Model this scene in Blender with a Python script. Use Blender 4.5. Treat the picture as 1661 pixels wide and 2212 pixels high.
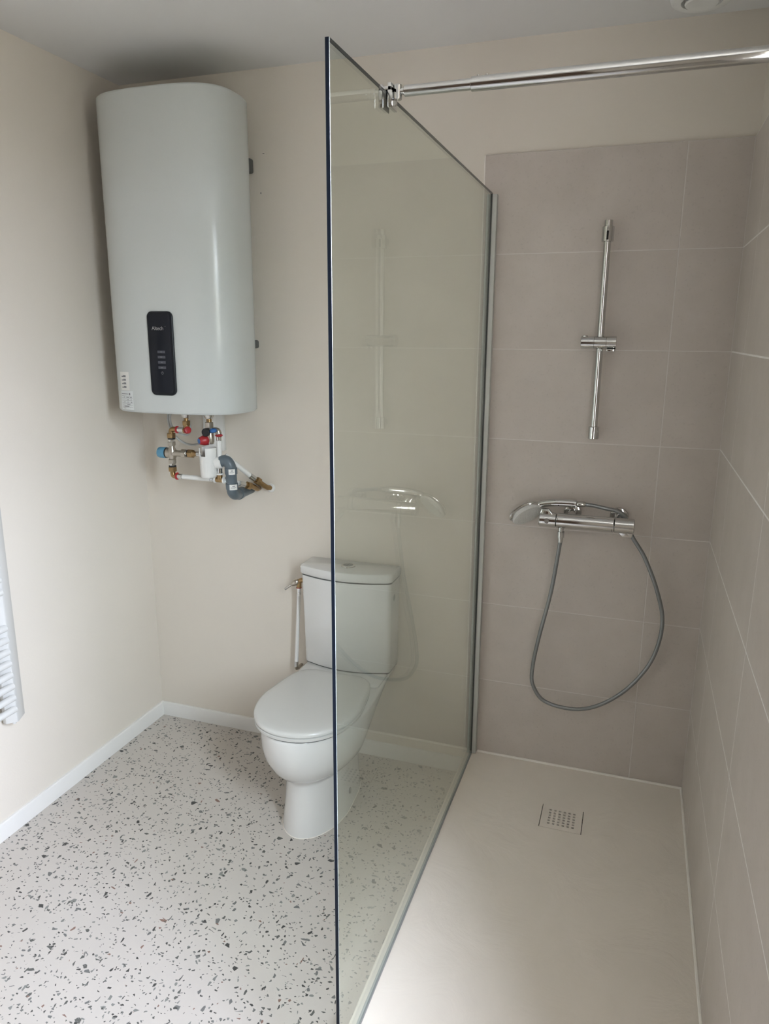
import bpy, bmesh, math, random
from mathutils import Vector, Matrix
random.seed(7)
for o in list(bpy.data.objects): bpy.data.objects.remove(o)
scene = bpy.context.scene
COL = scene.collection

# ------------------------------------------------------------------ camera
YAW, PITCH, ROLL = 0.3274, 0.2369, 0.0060
CAM = Vector((1.8911, -2.5092, 1.6498))
fw = Vector((-math.sin(YAW)*math.cos(PITCH), math.cos(YAW)*math.cos(PITCH), -math.sin(PITCH)))
rt = Vector((math.cos(YAW), math.sin(YAW), 0)); up = rt.cross(fw)
r2 = rt*math.cos(ROLL)+up*math.sin(ROLL); u2 = -rt*math.sin(ROLL)+up*math.cos(ROLL)
cd = bpy.data.cameras.new('camera'); cam = bpy.data.objects.new('camera', cd); COL.objects.link(cam)
cd.sensor_fit = 'HORIZONTAL'; cd.sensor_width = 36.0; cd.lens = 36.0*1588.0/1661.0
cd.clip_start = 0.02; cd.clip_end = 100
cam.matrix_world = Matrix(((r2.x, u2.x, -fw.x, CAM.x), (r2.y, u2.y, -fw.y, CAM.y), (r2.z, u2.z, -fw.z, CAM.z), (0, 0, 0, 1)))
scene.camera = cam

# ------------------------------------------------------------------ world: overcast sky above, dull ground below
SKY = 1.0; EXPOSURE = 0.94
wd = bpy.data.worlds.new('overcast'); scene.world = wd; wd.use_nodes = True
nt = wd.node_tree; nt.nodes.clear()
tc = nt.nodes.new('ShaderNodeTexCoord'); sp = nt.nodes.new('ShaderNodeSeparateXYZ')
rp = nt.nodes.new('ShaderNodeValToRGB'); bg = nt.nodes.new('ShaderNodeBackground'); wo = nt.nodes.new('ShaderNodeOutputWorld')
mr = nt.nodes.new('ShaderNodeMapRange'); mr.inputs['From Min'].default_value = -1; mr.inputs['From Max'].default_value = 1
nt.links.new(tc.outputs['Generated'], sp.inputs[0]); nt.links.new(sp.outputs['Z'], mr.inputs['Value'])
nt.links.new(mr.outputs[0], rp.inputs[0]); nt.links.new(rp.outputs[0], bg.inputs[0]); nt.links.new(bg.outputs[0], wo.inputs[0])
rp.color_ramp.elements[0].position = 0.49; rp.color_ramp.elements[0].color = (0.11, 0.105, 0.095, 1)
rp.color_ramp.elements[1].position = 0.54; rp.color_ramp.elements[1].color = (0.53, 0.575, 0.685, 1)
zen = rp.color_ramp.elements.new(1.0); zen.color = (1.38, 1.50, 1.79, 1)
bg.inputs['Strength'].default_value = 40.0*SKY

scene.view_settings.view_transform = 'Standard'; scene.view_settings.look = 'None'
scene.view_settings.gamma = 1.0; scene.view_settings.use_curve_mapping = False
scene.view_settings.exposure = EXPOSURE

# room constants
RX, CZ, TZ, FY = 2.160, 2.531, 0.105, -4.00     # right wall, ceiling, shower tray top, front wall
GX_B = 1.4225                                   # where the tray sealant starts, right of the screen profile
TX = 1.3735                                     # left edge of the tiling
WY0, WY1, WZ0, WZ1, WD = -2.22, -1.62, 1.00, 2.42, 0.35   # window opening in the right wall
pd = bpy.data.lights.new('window_daylight_portal', 'AREA'); pd.shape = 'RECTANGLE'; pd.size = WZ1-WZ0; pd.size_y = WY1-WY0
pd.cycles.is_portal = True
po = bpy.data.objects.new('window_daylight_portal', pd); COL.objects.link(po)
po.location = (RX+WD-0.01, (WY0+WY1)/2, (WZ0+WZ1)/2); po.rotation_euler = (0, math.pi/2, 0)

# ------------------------------------------------------------------ materials
def new_mat(name):
    m = bpy.data.materials.new(name); m.use_nodes = True
    return m, m.node_tree, m.node_tree.nodes['Principled BSDF']
def pmat(name, col, rough=0.5, metal=0.0, spec=0.5, noise=0.04, nscale=12.0, bump=0.0, bscale=60.0, coat=0.0):
    m, t, b = new_mat(name)
    b.inputs['Roughness'].default_value = rough; b.inputs['Metallic'].default_value = metal
    b.inputs['Specular IOR Level'].default_value = spec; b.inputs['Coat Weight'].default_value = coat
    c = t.nodes.new('ShaderNodeTexCoord')
    n = t.nodes.new('ShaderNodeTexNoise'); n.inputs['Scale'].default_value = nscale; n.inputs['Detail'].default_value = 4
    t.links.new(c.outputs['Object'], n.inputs['Vector'])
    r = t.nodes.new('ShaderNodeValToRGB'); t.links.new(n.outputs['Fac'], r.inputs[0])
    r.color_ramp.elements[0].position = 0.3; r.color_ramp.elements[1].position = 0.7
    r.color_ramp.elements[0].color = tuple(x*(1-noise) for x in col)+(1,)
    r.color_ramp.elements[1].color = tuple(min(1, x*(1+noise)) for x in col)+(1,)
    t.links.new(r.outputs[0], b.inputs['Base Color'])
    if bump:
        n2 = t.nodes.new('ShaderNodeTexNoise'); n2.inputs['Scale'].default_value = bscale; n2.inputs['Detail'].default_value = 5
        t.links.new(c.outputs['Object'], n2.inputs['Vector'])
        bp = t.nodes.new('ShaderNodeBump'); bp.inputs['Strength'].default_value = bump; bp.inputs['Distance'].default_value = 0.002
        t.links.new(n2.outputs['Fac'], bp.inputs['Height']); t.links.new(bp.outputs[0], b.inputs['Normal'])
    return m
WALL = pmat('cream_wall_paint', (0.74, 0.682, 0.600), 0.75, spec=0.25, noise=0.01, nscale=3, bump=0.12, bscale=160)
CEIL = pmat('white_ceiling_paint', (0.76, 0.75, 0.73), 0.85, spec=0.2, noise=0.01, nscale=3, bump=0.1, bscale=140)
BASE = pmat('white_baseboard_paint', (0.78, 0.765, 0.73), 0.4, noise=0.01, bump=0.03)
GROUT = pmat('pale_grout', (0.68, 0.635, 0.595), 0.85, spec=0.2)
GROUTR = pmat('white_grout', (0.84, 0.81, 0.78), 0.85, spec=0.2)
SEAL = pmat('white_silicone', (0.88, 0.83, 0.76), 0.45)
CERAMIC = pmat('white_vitreous_china', (0.72, 0.715, 0.69), 0.10, spec=0.5, noise=0.005, coat=0.3)
SEATP = pmat('white_seat_plastic', (0.64, 0.635, 0.605), 0.22, noise=0.005)
ENAMEL = pmat('white_heater_enamel', (0.60, 0.625, 0.605), 0.24, noise=0.006, nscale=200, bump=0.03, bscale=400)
CAPW = pmat('white_heater_cap_plastic', (0.58, 0.605, 0.59), 0.4, noise=0.01)
BLACKP = pmat('black_panel_plastic', (0.010, 0.012, 0.016), 0.35, spec=0.25)
BLACKG = pmat('black_panel_gloss', (0.012, 0.014, 0.020), 0.18, spec=0.25)
PRINTL = pmat('pale_print', (0.50, 0.50, 0.50), 0.5)
PRINTG = pmat('dim_grey_print', (0.075, 0.078, 0.095), 0.4)
PRINTM = pmat('grey_print', (0.22, 0.22, 0.23), 0.4)
PRINTD = pmat('dark_print', (0.10, 0.10, 0.10), 0.6)
PAPER = pmat('label_paper', (0.80, 0.79, 0.75), 0.5)
PAPER2 = pmat('foil_label', (0.74, 0.765, 0.76), 0.35)
CHROME = pmat('chrome', (0.66, 0.665, 0.66), 0.06, 1.0, noise=0.01)
STEEL = pmat('brushed_steel', (0.58, 0.57, 0.54), 0.25, 1.0, noise=0.05, nscale=40)
NICKEL = pmat('nickel_plated_fitting', (0.50, 0.46, 0.40), 0.32, 1.0, noise=0.08, nscale=60)
BRASS = pmat('raw_brass', (0.37, 0.25, 0.125), 0.32, 1.0, noise=0.15, nscale=80)
HOSE = pmat('grey_hose_sheath', (0.27, 0.28, 0.28), 0.30, 0.55, noise=0.05)
SPRAY = pmat('grey_spray_plate', (0.62, 0.61, 0.58), 0.5, noise=0.12, nscale=500)
PEX = pmat('white_pipe_plastic', (0.80, 0.79, 0.76), 0.35, noise=0.01)
CABLE = pmat('white_cable_sheath', (0.50, 0.50, 0.485), 0.45)
PVC = pmat('grey_pvc', (0.115, 0.145, 0.165), 0.35, noise=0.06)
REDP = pmat('red_plastic', (0.40, 0.025, 0.03), 0.35)
BLUEP = pmat('blue_plastic', (0.03, 0.13, 0.36), 0.35)
SKYP = pmat('light_blue_cap', (0.11, 0.30, 0.44), 0.40)
RUBBER = pmat('black_rubber', (0.012, 0.012, 0.013), 0.5)
DARK = pmat('dark_recess', (0.012, 0.010, 0.008), 0.8)
PLUG = pmat('grey_plug_plastic', (0.30, 0.30, 0.29), 0.5)
RAD = pmat('white_radiator_lacquer', (0.68, 0.675, 0.65), 0.25, noise=0.005)
ALU = pmat('satin_aluminium', (0.52, 0.53, 0.50), 0.42, 0.30, noise=0.03)
GASKET_SHADE = pmat('grey_gasket_and_seam_shade', (0.10, 0.105, 0.10), 0.5)  # gaskets and small dark parts, also the painted shade in the toilet seams
VENTW = pmat('white_vent_plastic', (0.82, 0.82, 0.79), 0.4)
EDGE = pmat('dark_glass_edge', (0.006, 0.009, 0.016), 0.4, spec=0.15)
ARRIS = pmat('polished_glass_arris', (0.30, 0.33, 0.32), 0.2)
WOOD = pmat('added_door_dark_veneer', (0.10, 0.055, 0.03), 0.45, noise=0.3, nscale=9)
FRAMEW = pmat('white_window_frame', (0.8, 0.8, 0.79), 0.35)

def tile_mat():
    m, t, b = new_mat('greige_concrete_look_tile')
    N = t.nodes; L = t.links
    c = N.new('ShaderNodeTexCoord'); oi = N.new('ShaderNodeObjectInfo')
    add = N.new('ShaderNodeVectorMath'); add.operation = 'ADD'
    sc = N.new('ShaderNodeVectorMath'); sc.operation = 'SCALE'; sc.inputs[3].default_value = 37.0
    comb = N.new('ShaderNodeCombineXYZ')
    for i in range(3): L.new(oi.outputs['Random'], comb.inputs[i])
    L.new(comb.outputs[0], sc.inputs[0]); L.new(c.outputs['Object'], add.inputs[0]); L.new(sc.outputs[0], add.inputs[1])
    n1 = N.new('ShaderNodeTexNoise'); n1.inputs['Scale'].default_value = 7; n1.inputs['Detail'].default_value = 9; n1.inputs['Roughness'].default_value = 0.65
    n2 = N.new('ShaderNodeTexNoise'); n2.inputs['Scale'].default_value = 130; n2.inputs['Detail'].default_value = 3
    L.new(add.outputs[0], n1.inputs['Vector']); L.new(add.outputs[0], n2.inputs['Vector'])
    r1 = N.new('ShaderNodeValToRGB'); L.new(n1.outputs['Fac'], r1.inputs[0])
    r1.color_ramp.elements[0].position = 0.3; r1.color_ramp.elements[0].color = (0.53, 0.472, 0.422, 1)
    r1.color_ramp.elements[1].position = 0.7; r1.color_ramp.elements[1].color = (0.585, 0.524, 0.474, 1)
    r2_ = N.new('ShaderNodeValToRGB'); L.new(n2.outputs['Fac'], r2_.inputs[0])
    r2_.color_ramp.elements[0].position = 0.27; r2_.color_ramp.elements[0].color = (0.72, 0.72, 0.72, 1)
    r2_.color_ramp.elements[1].position = 0.40; r2_.color_ramp.elements[1].color = (1, 1, 1, 1)
    mx = N.new('ShaderNodeMixRGB'); mx.blend_type = 'MULTIPLY'; mx.inputs[0].default_value = 0.3
    L.new(r1.outputs[0], mx.inputs[1]); L.new(r2_.outputs[0], mx.inputs[2]); L.new(mx.outputs[0], b.inputs['Base Color'])
    b.inputs['Roughness'].default_value = 0.42; b.inputs['Specular IOR Level'].default_value = 0.45
    bp = N.new('ShaderNodeBump'); bp.inputs['Strength'].default_value = 0.15; bp.inputs['Distance'].default_value = 0.001
    L.new(n2.outputs['Fac'], bp.inputs['Height']); L.new(bp.outputs[0], b.inputs['Normal'])
    return m
TILE = tile_mat()

def terrazzo_mat():
    m, t, b = new_mat('terrazzo_print_vinyl')
    N = t.nodes; L = t.links
    c = N.new('ShaderNodeTexCoord')
    prev = N.new('ShaderNodeTexNoise'); prev.inputs['Scale'].default_value = 2.5; prev.inputs['Detail'].default_value = 4
    L.new(c.outputs['Object'], prev.inputs['Vector'])
    rb = N.new('ShaderNodeValToRGB'); L.new(prev.outputs['Fac'], rb.inputs[0])
    rb.color_ramp.elements[0].position = 0.3; rb.color_ramp.elements[0].color = (0.535, 0.492, 0.444, 1)
    rb.color_ramp.elements[1].position = 0.7; rb.color_ramp.elements[1].color = (0.565, 0.525, 0.476, 1)
    out = rb.outputs[0]
    # chips: shrunken Voronoi cells, a share of the cells kept at each size
    for scale, keep, thr, stretch, rot, seed in ((46, 0.955, 0.20, (1, 1.5, 1), 0.4, 0.0), (64, 0.90, 0.22, (1.5, 1, 1), 1.1, 3.7), (92, 0.86, 0.24, (1, 1.4, 1), 2.2, 9.1), (130, 0.92, 0.24, (1, 1, 1), 0.2, 5.3)):
        mp = N.new('ShaderNodeMapping'); mp.inputs['Location'].default_value = (seed, seed*1.7, 0)
        mp.inputs['Rotation'].default_value = (0, 0, rot); mp.inputs['Scale'].default_value = stretch
        nz = N.new('ShaderNodeTexNoise'); nz.inputs['Scale'].default_value = scale*0.9; nz.inputs['Detail'].default_value = 2
        L.new(c.outputs['Object'], nz.inputs['Vector'])
        dm = N.new('ShaderNodeVectorMath'); dm.operation = 'SCALE'; dm.inputs[3].default_value = 0.35/scale
        L.new(nz.outputs['Color'], dm.inputs[0])
        da = N.new('ShaderNodeVectorMath'); da.operation = 'ADD'; L.new(c.outputs['Object'], da.inputs[0]); L.new(dm.outputs[0], da.inputs[1])
        L.new(da.outputs[0], mp.inputs['Vector'])
        ve = N.new('ShaderNodeTexVoronoi'); ve.voronoi_dimensions = '2D'; ve.feature = 'DISTANCE_TO_EDGE'; ve.inputs['Scale'].default_value = scale
        vc = N.new('ShaderNodeTexVoronoi'); vc.voronoi_dimensions = '2D'; vc.feature = 'F1'; vc.inputs['Scale'].default_value = scale
        L.new(mp.outputs[0], ve.inputs['Vector']); L.new(mp.outputs[0], vc.inputs['Vector'])
        se = N.new('ShaderNodeSeparateColor'); L.new(vc.outputs['Color'], se.inputs[0])
        g1 = N.new('ShaderNodeMath'); g1.operation = 'GREATER_THAN'; g1.inputs[1].default_value = keep; L.new(se.outputs[0], g1.inputs[0])
        # chip size varies by cell
        tv = N.new('ShaderNodeMath'); tv.operation = 'MULTIPLY_ADD'; tv.inputs[1].default_value = 0.16; tv.inputs[2].default_value = thr-0.08
        L.new(se.outputs[1], tv.inputs[0])
        sb = N.new('ShaderNodeMath'); sb.operation = 'SUBTRACT'; L.new(ve.outputs['Distance'], sb.inputs[0]); L.new(tv.outputs[0], sb.inputs[1])
        st = N.new('ShaderNodeMapRange'); st.inputs['From Min'].default_value = 0.0; st.inputs['From Max'].default_value = 0.03; L.new(sb.outputs[0], st.inputs['Value'])
        mk_ = N.new('ShaderNodeMath'); mk_.operation = 'MULTIPLY'; L.new(st.outputs[0], mk_.inputs[0]); L.new(g1.outputs[0], mk_.inputs[1])
        rc = N.new('ShaderNodeValToRGB'); rc.color_ramp.interpolation = 'CONSTANT'; L.new(se.outputs[2], rc.inputs[0])
        cols = [(0.0, (0.065, 0.065, 0.06)), (0.22, (0.115, 0.115, 0.105)), (0.5, (0.17, 0.17, 0.16)), (0.75, (0.225, 0.23, 0.21)), (0.965, (0.24, 0.15, 0.12))]
        e = rc.color_ramp.elements
        e[0].position = cols[0][0]; e[0].color = cols[0][1]+(1,); e[1].position = cols[1][0]; e[1].color = cols[1][1]+(1,)
        for p_, cc in cols[2:]:
            x = e.new(p_); x.color = cc+(1,)
        mx = N.new('ShaderNodeMixRGB'); L.new(mk_.outputs[0], mx.inputs[0]); L.new(out, mx.inputs[1]); L.new(rc.outputs[0], mx.inputs[2])
        out = mx.outputs[0]
    L.new(out, b.inputs['Base Color']); b.inputs['Roughness'].default_value = 0.5; b.inputs['Specular IOR Level'].default_value = 0.35
    return m
TERRAZZO = terrazzo_mat()

def tray_mat():
    m, t, b = new_mat('slate_relief_resin')
    N = t.nodes; L = t.links
    c = N.new('ShaderNodeTexCoord')
    n1 = N.new('ShaderNodeTexNoise'); n1.inputs['Scale'].default_value = 6; n1.inputs['Detail'].default_value = 9; n1.inputs['Roughness'].default_value = 0.6; n1.inputs['Distortion'].default_value = 1.2
    L.new(c.outputs['Object'], n1.inputs['Vector'])
    r = N.new('ShaderNodeValToRGB'); L.new(n1.outputs['Fac'], r.inputs[0])
    r.color_ramp.elements[0].position = 0.3; r.color_ramp.elements[0].color = (0.80, 0.732, 0.645, 1)
    r.color_ramp.elements[1].position = 0.7; r.color_ramp.elements[1].color = (0.83, 0.760, 0.672, 1)
    L.new(r.outputs[0], b.inputs['Base Color'])
    bp = N.new('ShaderNodeBump'); bp.inputs['Strength'].default_value = 0.55; bp.inputs['Distance'].default_value = 0.007
    L.new(n1.outputs['Fac'], bp.inputs['Height']); L.new(bp.outputs[0], b.inputs['Normal'])
    b.inputs['Roughness'].default_value = 0.5; b.inputs['Specular IOR Level'].default_value = 0.35
    return m
TRAY = tray_mat()

def glass_mat(name, tint):
    m = bpy.data.materials.new(name); m.use_nodes = True; t = m.node_tree; N = t.nodes; L = t.links; N.clear()
    o = N.new('ShaderNodeOutputMaterial'); mx = N.new('ShaderNodeMixShader'); tr = N.new('ShaderNodeBsdfTransparent'); gl = N.new('ShaderNodeBsdfGlossy')
    fr = N.new('ShaderNodeFresnel'); ge = N.new('ShaderNodeNewGeometry'); mi = N.new('ShaderNodeMapRange')
    # same air-to-glass reflectance on both faces of the pane
    mi.inputs['To Min'].default_value = 1.5; mi.inputs['To Max'].default_value = 1/1.5
    L.new(ge.outputs['Backfacing'], mi.inputs['Value']); L.new(mi.outputs[0], fr.inputs['IOR'])
    tr.inputs[0].default_value = tint+(1,); gl.inputs[0].default_value = (0.95, 0.97, 0.95, 1); gl.inputs['Roughness'].default_value = 0.0
    L.new(fr.outputs[0], mx.inputs[0]); L.new(tr.outputs[0], mx.inputs[1]); L.new(gl.outputs[0], mx.inputs[2]); L.new(mx.outputs[0], o.inputs[0])
    return m
GLASS = glass_mat('clear_green_tinted_glass', (0.955, 0.975, 0.945))
PANE = glass_mat('window_pane_glass', (0.98, 0.99, 0.99))

# ------------------------------------------------------------------ mesh helpers
class M:
    def __init__(s): s.v = []; s.f = []; s.mi = []
    def add(s, vs, fs, mi=0):
        k = len(s.v); s.v += [Vector(p) for p in vs]; s.f += [tuple(i+k for i in f) for f in fs]; s.mi += [mi]*len(fs); return s
    def box(s, a, b, mi=0):
        (x0, y0, z0), (x1, y1, z1) = [tuple(min(p, q) for p, q in zip(a, b)), tuple(max(p, q) for p, q in zip(a, b))]
        return s.add([(x0,y0,z0),(x1,y0,z0),(x1,y1,z0),(x0,y1,z0),(x0,y0,z1),(x1,y0,z1),(x1,y1,z1),(x0,y1,z1)],
                     [(0,3,2,1),(4,5,6,7),(0,1,5,4),(1,2,6,5),(2,3,7,6),(3,0,4,7)], mi)
    def loft(s, rings, cap0=True, cap1=True, mi=0, closed=True):
        n = len(rings[0]); vs = [p for r in rings for p in r]; fs = []
        for i in range(len(rings)-1):
            for j in range(n if closed else n-1):
                a = i*n+j; b = i*n+(j+1) % n; fs.append((a, b, b+n, a+n))
        if cap0: fs.append(tuple(reversed(range(n))))
        if cap1: fs.append(tuple(range((len(rings)-1)*n, len(rings)*n)))
        return s.add(vs, fs, mi)
    def lathe(s, prof, p0, d, n=20, mi=0, phase=0.0):
        """prof: (distance along d, radius) pairs"""
        p0 = Vector(p0); d = Vector(d).normalized(); a = d.orthogonal().normalized() if abs(d.z) < 0.99 else Vector((1, 0, 0)); b = d.cross(a)
        rings = [[p0+d*t+(a*math.cos(phase+2*math.pi*k/n)+b*math.sin(phase+2*math.pi*k/n))*r for k in range(n)] for t, r in prof]
        return s.loft(rings, mi=mi)
    def cyl(s, p0, p1, r, n=20, ch=0.0, mi=0, phase=0.0):
        p0 = Vector(p0); p1 = Vector(p1); l = (p1-p0).length
        pr = [(0, r), (l, r)] if not ch else [(0, r-ch), (ch, r), (l-ch, r), (l, r-ch)]
        return s.lathe(pr, p0, p1-p0, n, mi, phase)
    def sweep(s, pts, r, n=12, sub=8, mi=0, rf=None):
        P = catmull(pts, sub); T = [(P[min(i+1, len(P)-1)]-P[max(i-1, 0)]).normalized() for i in range(len(P))]
        a = T[0].orthogonal().normalized(); rings = []
        for i, (p, t) in enumerate(zip(P, T)):
            a = (a-t*a.dot(t)).normalized(); b = t.cross(a); rr = rf(i/(len(P)-1)) if rf else r
            rings.append([p+(a*math.cos(2*math.pi*k/n)+b*math.sin(2*math.pi*k/n))*rr for k in range(n)])
        return s.loft(rings, mi=mi)
    def build(s, name, mat, parent=None, smooth=40, bevel=0.0, seg=2, subsurf=0):
        me = bpy.data.meshes.new(name); me.from_pydata([tuple(v) for v in s.v], [], s.f)
        mats = mat if isinstance(mat, (list, tuple)) else [mat]
        for m in mats: me.materials.append(m)
        if len(mats) > 1: me.polygons.foreach_set('material_index', s.mi)
        bm = bmesh.new(); bm.from_mesh(me); bmesh.ops.recalc_face_normals(bm, faces=bm.faces)
        if bevel:
            ed = [e for e in bm.edges if len(e.link_faces) == 2 and e.calc_face_angle(0) > math.radians(30)]
            bmesh.ops.bevel(bm, geom=ed, offset=bevel, segments=seg, profile=0.5, affect='EDGES', clamp_overlap=True)
        if smooth:
            for f in bm.faces: f.smooth = True
            for e in bm.edges:
                if len(e.link_faces) == 2 and e.calc_face_angle(0) > math.radians(smooth): e.smooth = False
        bm.to_mesh(me); bm.free()
        o = bpy.data.objects.new(name, me); COL.objects.link(o)
        if parent is not None:
            o.parent = parent; o.matrix_parent_inverse = Matrix.Translation(-parent.location)
        if subsurf:
            md = o.modifiers.new('subdivision', 'SUBSURF'); md.levels = subsurf; md.render_levels = subsurf
        return o
def catmull(pts, sub):
    P = [Vector(p) for p in pts]
    if len(P) == 2 or sub <= 1: return P
    out = []; Q = [2*P[0]-P[1]]+P+[2*P[-1]-P[-2]]
    for i in range(1, len(Q)-2):
        p0, p1, p2, p3 = Q[i-1], Q[i], Q[i+1], Q[i+2]
        for k in range(sub):
            t = k/sub; out.append(0.5*((2*p1)+(p2-p0)*t+(2*p0-5*p1+4*p2-p3)*t*t+(3*p1-p0-3*p2+p3)*t**3))
    return out+[P[-1]]
def hexnut(m, p0, p1, r, mi=0): return m.cyl(p0, p1, r, n=6, mi=mi)
def thing(name, label, cat, loc, group=None):
    o = bpy.data.objects.new(name, None); COL.objects.link(o); o.location = loc; o.empty_display_size = 0.05
    o['label'] = label; o['category'] = cat
    if group: o['group'] = group
    return o
def tag(o, label, cat, group=None):
    o['label'] = label; o['category'] = cat
    if group: o['group'] = group
    return o
def struct(o, label, cat):
    o['kind'] = 'structure'; o['label'] = label; o['category'] = cat; return o

# ------------------------------------------------------------------ room shell
TH = 0.12
struct(M().box((-TH, FY-TH, -0.1), (RX+WD, TH, 0.0)).build('floor', TERRAZZO, smooth=0), 'pale terrazzo-print floor speckled with grey chips', 'floor')
struct(M().box((-TH, FY-TH, CZ), (RX+WD, TH, CZ+0.1)).build('ceiling', CEIL, smooth=0), 'white painted flat ceiling', 'ceiling')
wall_back = struct(M().box((-TH, 0, 0), (RX, TH, CZ)).build('wall_back', WALL, smooth=0), 'cream painted wall behind the toilet and water heater', 'wall')
struct(M().box((-TH, FY, 0), (0, 0, CZ)).build('wall_left', WALL, smooth=0), 'cream painted side wall carrying the towel radiator', 'wall')
struct(M().box((-TH, FY-TH, 0), (RX+WD, FY, CZ)).build('wall_front', WALL, smooth=0), 'plain cream wall opposite the toilet', 'wall')
wm = M()   # right wall with the window opening
wm.box((RX, WY1, 0), (RX+WD, TH, CZ)).box((RX, FY, 0), (RX+WD, WY0, CZ)).box((RX, WY0, 0), (RX+WD, WY1, WZ0)).box((RX, WY0, WZ1), (RX+WD, WY1, CZ))
wall_right = struct(wm.build('wall_right', WALL, smooth=0), 'side wall of the shower covered in large greige tiles', 'wall')
win = thing('window_1', 'white framed window in the side wall beyond the shower', 'window', (RX+WD-0.05, (WY0+WY1)/2, WZ0)); win['kind'] = 'structure'
fx0, fx1 = RX+WD-0.08, RX+WD-0.03
fm = M(); ft = 0.05; ym = (WY0+WY1)/2
fm.box((fx0, WY0, WZ0), (fx1, WY0+ft, WZ1)).box((fx0, WY1-ft, WZ0), (fx1, WY1, WZ1)).box((fx0, WY0+ft, WZ0), (fx1, WY1-ft, WZ0+ft)).box((fx0, WY0+ft, WZ1-ft), (fx1, WY1-ft, WZ1))
fm.build('window_frame', FRAMEW, win, smooth=0)
M().box((fx0+0.02, WY0+ft, WZ0+ft), (fx0+0.026, WY1-ft, WZ1-ft)).build('pane', PANE, win, smooth=0)

dr = thing('added_door_1', 'unseen dark brown door added to soak up bounced light', 'door', (0.95, FY, 0)); dr['kind'] = 'structure'  # unseen door, added in a dark tone to cut the bounced light
leaf = M().box((0.45, FY, 0.005), (1.45, FY+0.04, 2.06)).build('added_door_leaf', WOOD, dr, bevel=0.002)
M().cyl((1.38, FY+0.04, 1.03), (1.38, FY+0.09, 1.03), 0.009, n=14).cyl((1.385, FY+0.09, 1.03), (1.26, FY+0.09, 1.03), 0.009, n=14).build('added_door_handle', STEEL, leaf)
fr_ = M().box((0.38, FY, 0), (0.45, FY+0.05, 2.13)).box((1.45, FY, 0), (1.52, FY+0.05, 2.13)).box((0.45, FY, 2.06), (1.45, FY+0.05, 2.13)).build('added_door_frame', WOOD, dr, bevel=0.002)

# baseboards: board with a small rounded top
def baseboard(name, x0, y0, x1, y1, nx, ny, label):
    prof = [(0, 0), (0.012, 0), (0.012, 0.052), (0.010, 0.058), (0.006, 0.0605), (0, 0.0605)]
    r = [[Vector((x+nx*d, y+ny*d, z)) for d, z in prof] for x, y in ((x0, y0), (x1, y1))]
    return struct(M().loft(r).build(name, BASE, smooth=30), label, 'baseboard')
baseboard('baseboard_left', 0, 0, 0, FY, 1, 0, 'low white baseboard along the radiator wall')
baseboard('baseboard_back', 0.012, 0, 1.376, 0, 0, -1, 'low white baseboard behind the toilet')

# ------------------------------------------------------------------ tiles (one object each) on recessed grout
TT = 0.009; J = 0.0010; JR = 0.0015
xs = [TX, TX+0.60, RX-TT]; ys = [0.0, -0.30, -0.90, -1.50]
M().box((TX, -0.0085, TZ), (RX, 0, TZ+2.1)).build('grout', GROUT, wall_back, smooth=0)
M().box((RX-0.0088, -1.50, TZ), (RX, -TT, TZ+2.1)).build('grout', GROUTR, wall_right, smooth=0)
def tile_mesh(dx, dy, dz):
    m = M().box((0, 0, 0), (dx, dy, dz)); o = m.build('tile', TILE, bevel=0.0009, seg=1, smooth=0)
    me = o.data; bpy.data.objects.remove(o); return me
for i in range(2):
    me = tile_mesh(xs[i+1]-xs[i]-2*J, TT, 0.30-2*J)
    for k in range(7):
        o = bpy.data.objects.new('tile', me); COL.objects.link(o); o.parent = wall_back; o.location = (xs[i]+J, -TT, TZ+0.30*k+J)
for i in range(3):
    y1 = ys[i]-(TT if i == 0 else 0)
    me = tile_mesh(TT, y1-ys[i+1]-2*JR, 0.30-2*JR)
    for k in range(7):
        o = bpy.data.objects.new('tile', me); COL.objects.link(o); o.parent = wall_right; o.location = (RX-TT, ys[i+1]+JR, TZ+0.30*k+JR)
M().cyl((TX-0.001, -0.004, TZ+0.04), (TX-0.001, -0.004, TZ+2.1), 0.0035, n=8).build('edge_sealant', SEAL, wall_back)

# ------------------------------------------------------------------ shower tray
tray = thing('shower_tray', 'raised greige shower tray with slate-like surface', 'shower tray', (1.77, -0.70, 0))
X = [1.378, 1.7005, 1.8350, RX-TT]; Y = [-1.40, -0.3795, -0.2565, -TT]
tm = M(); vs = [(x, y, TZ) for y in Y for x in X]
tm.add(vs, [(j*4+i, j*4+i+1, (j+1)*4+i+1, (j+1)*4+i) for j in range(3) for i in range(3) if not (i == 1 and j == 1)])
o_ = [(X[0], Y[0]), (X[3], Y[0]), (X[3], Y[3]), (X[0], Y[3])]
h_ = [(X[1], Y[1]), (X[2], Y[1]), (X[2], Y[2]), (X[1], Y[2])]
rim = [(x, Y[0]) for x in X]+[(X[3], y) for y in Y[1:]]+[(x, Y[3]) for x in reversed(X[:3])]+[(X[0], y) for y in reversed(Y[1:3])]
tm.loft([[Vector((x, y, 0.0)) for x, y in rim], [Vector((x, y, TZ)) for x, y in rim]], cap0=True, cap1=False)
tm.loft([[Vector((x, y, TZ-0.03)) for x, y in h_], [Vector((x, y, TZ)) for x, y in h_]], cap0=True, cap1=False)
tmo = M(); tmo.v = tm.v; tmo.f = tm.f; tmo.mi = tm.mi
body = tmo.build('tray_body', TRAY, tray, smooth=0)
bm = bmesh.new(); bm.from_mesh(body.data); bmesh.ops.remove_doubles(bm, verts=bm.verts, dist=1e-5)
bmesh.ops.recalc_face_normals(bm, faces=bm.faces)
ed = [e for e in bm.edges if all(abs(v.co.x-X[0]) < 1e-5 and abs(v.co.z-TZ) < 1e-5 for v in e.verts)]
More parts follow.
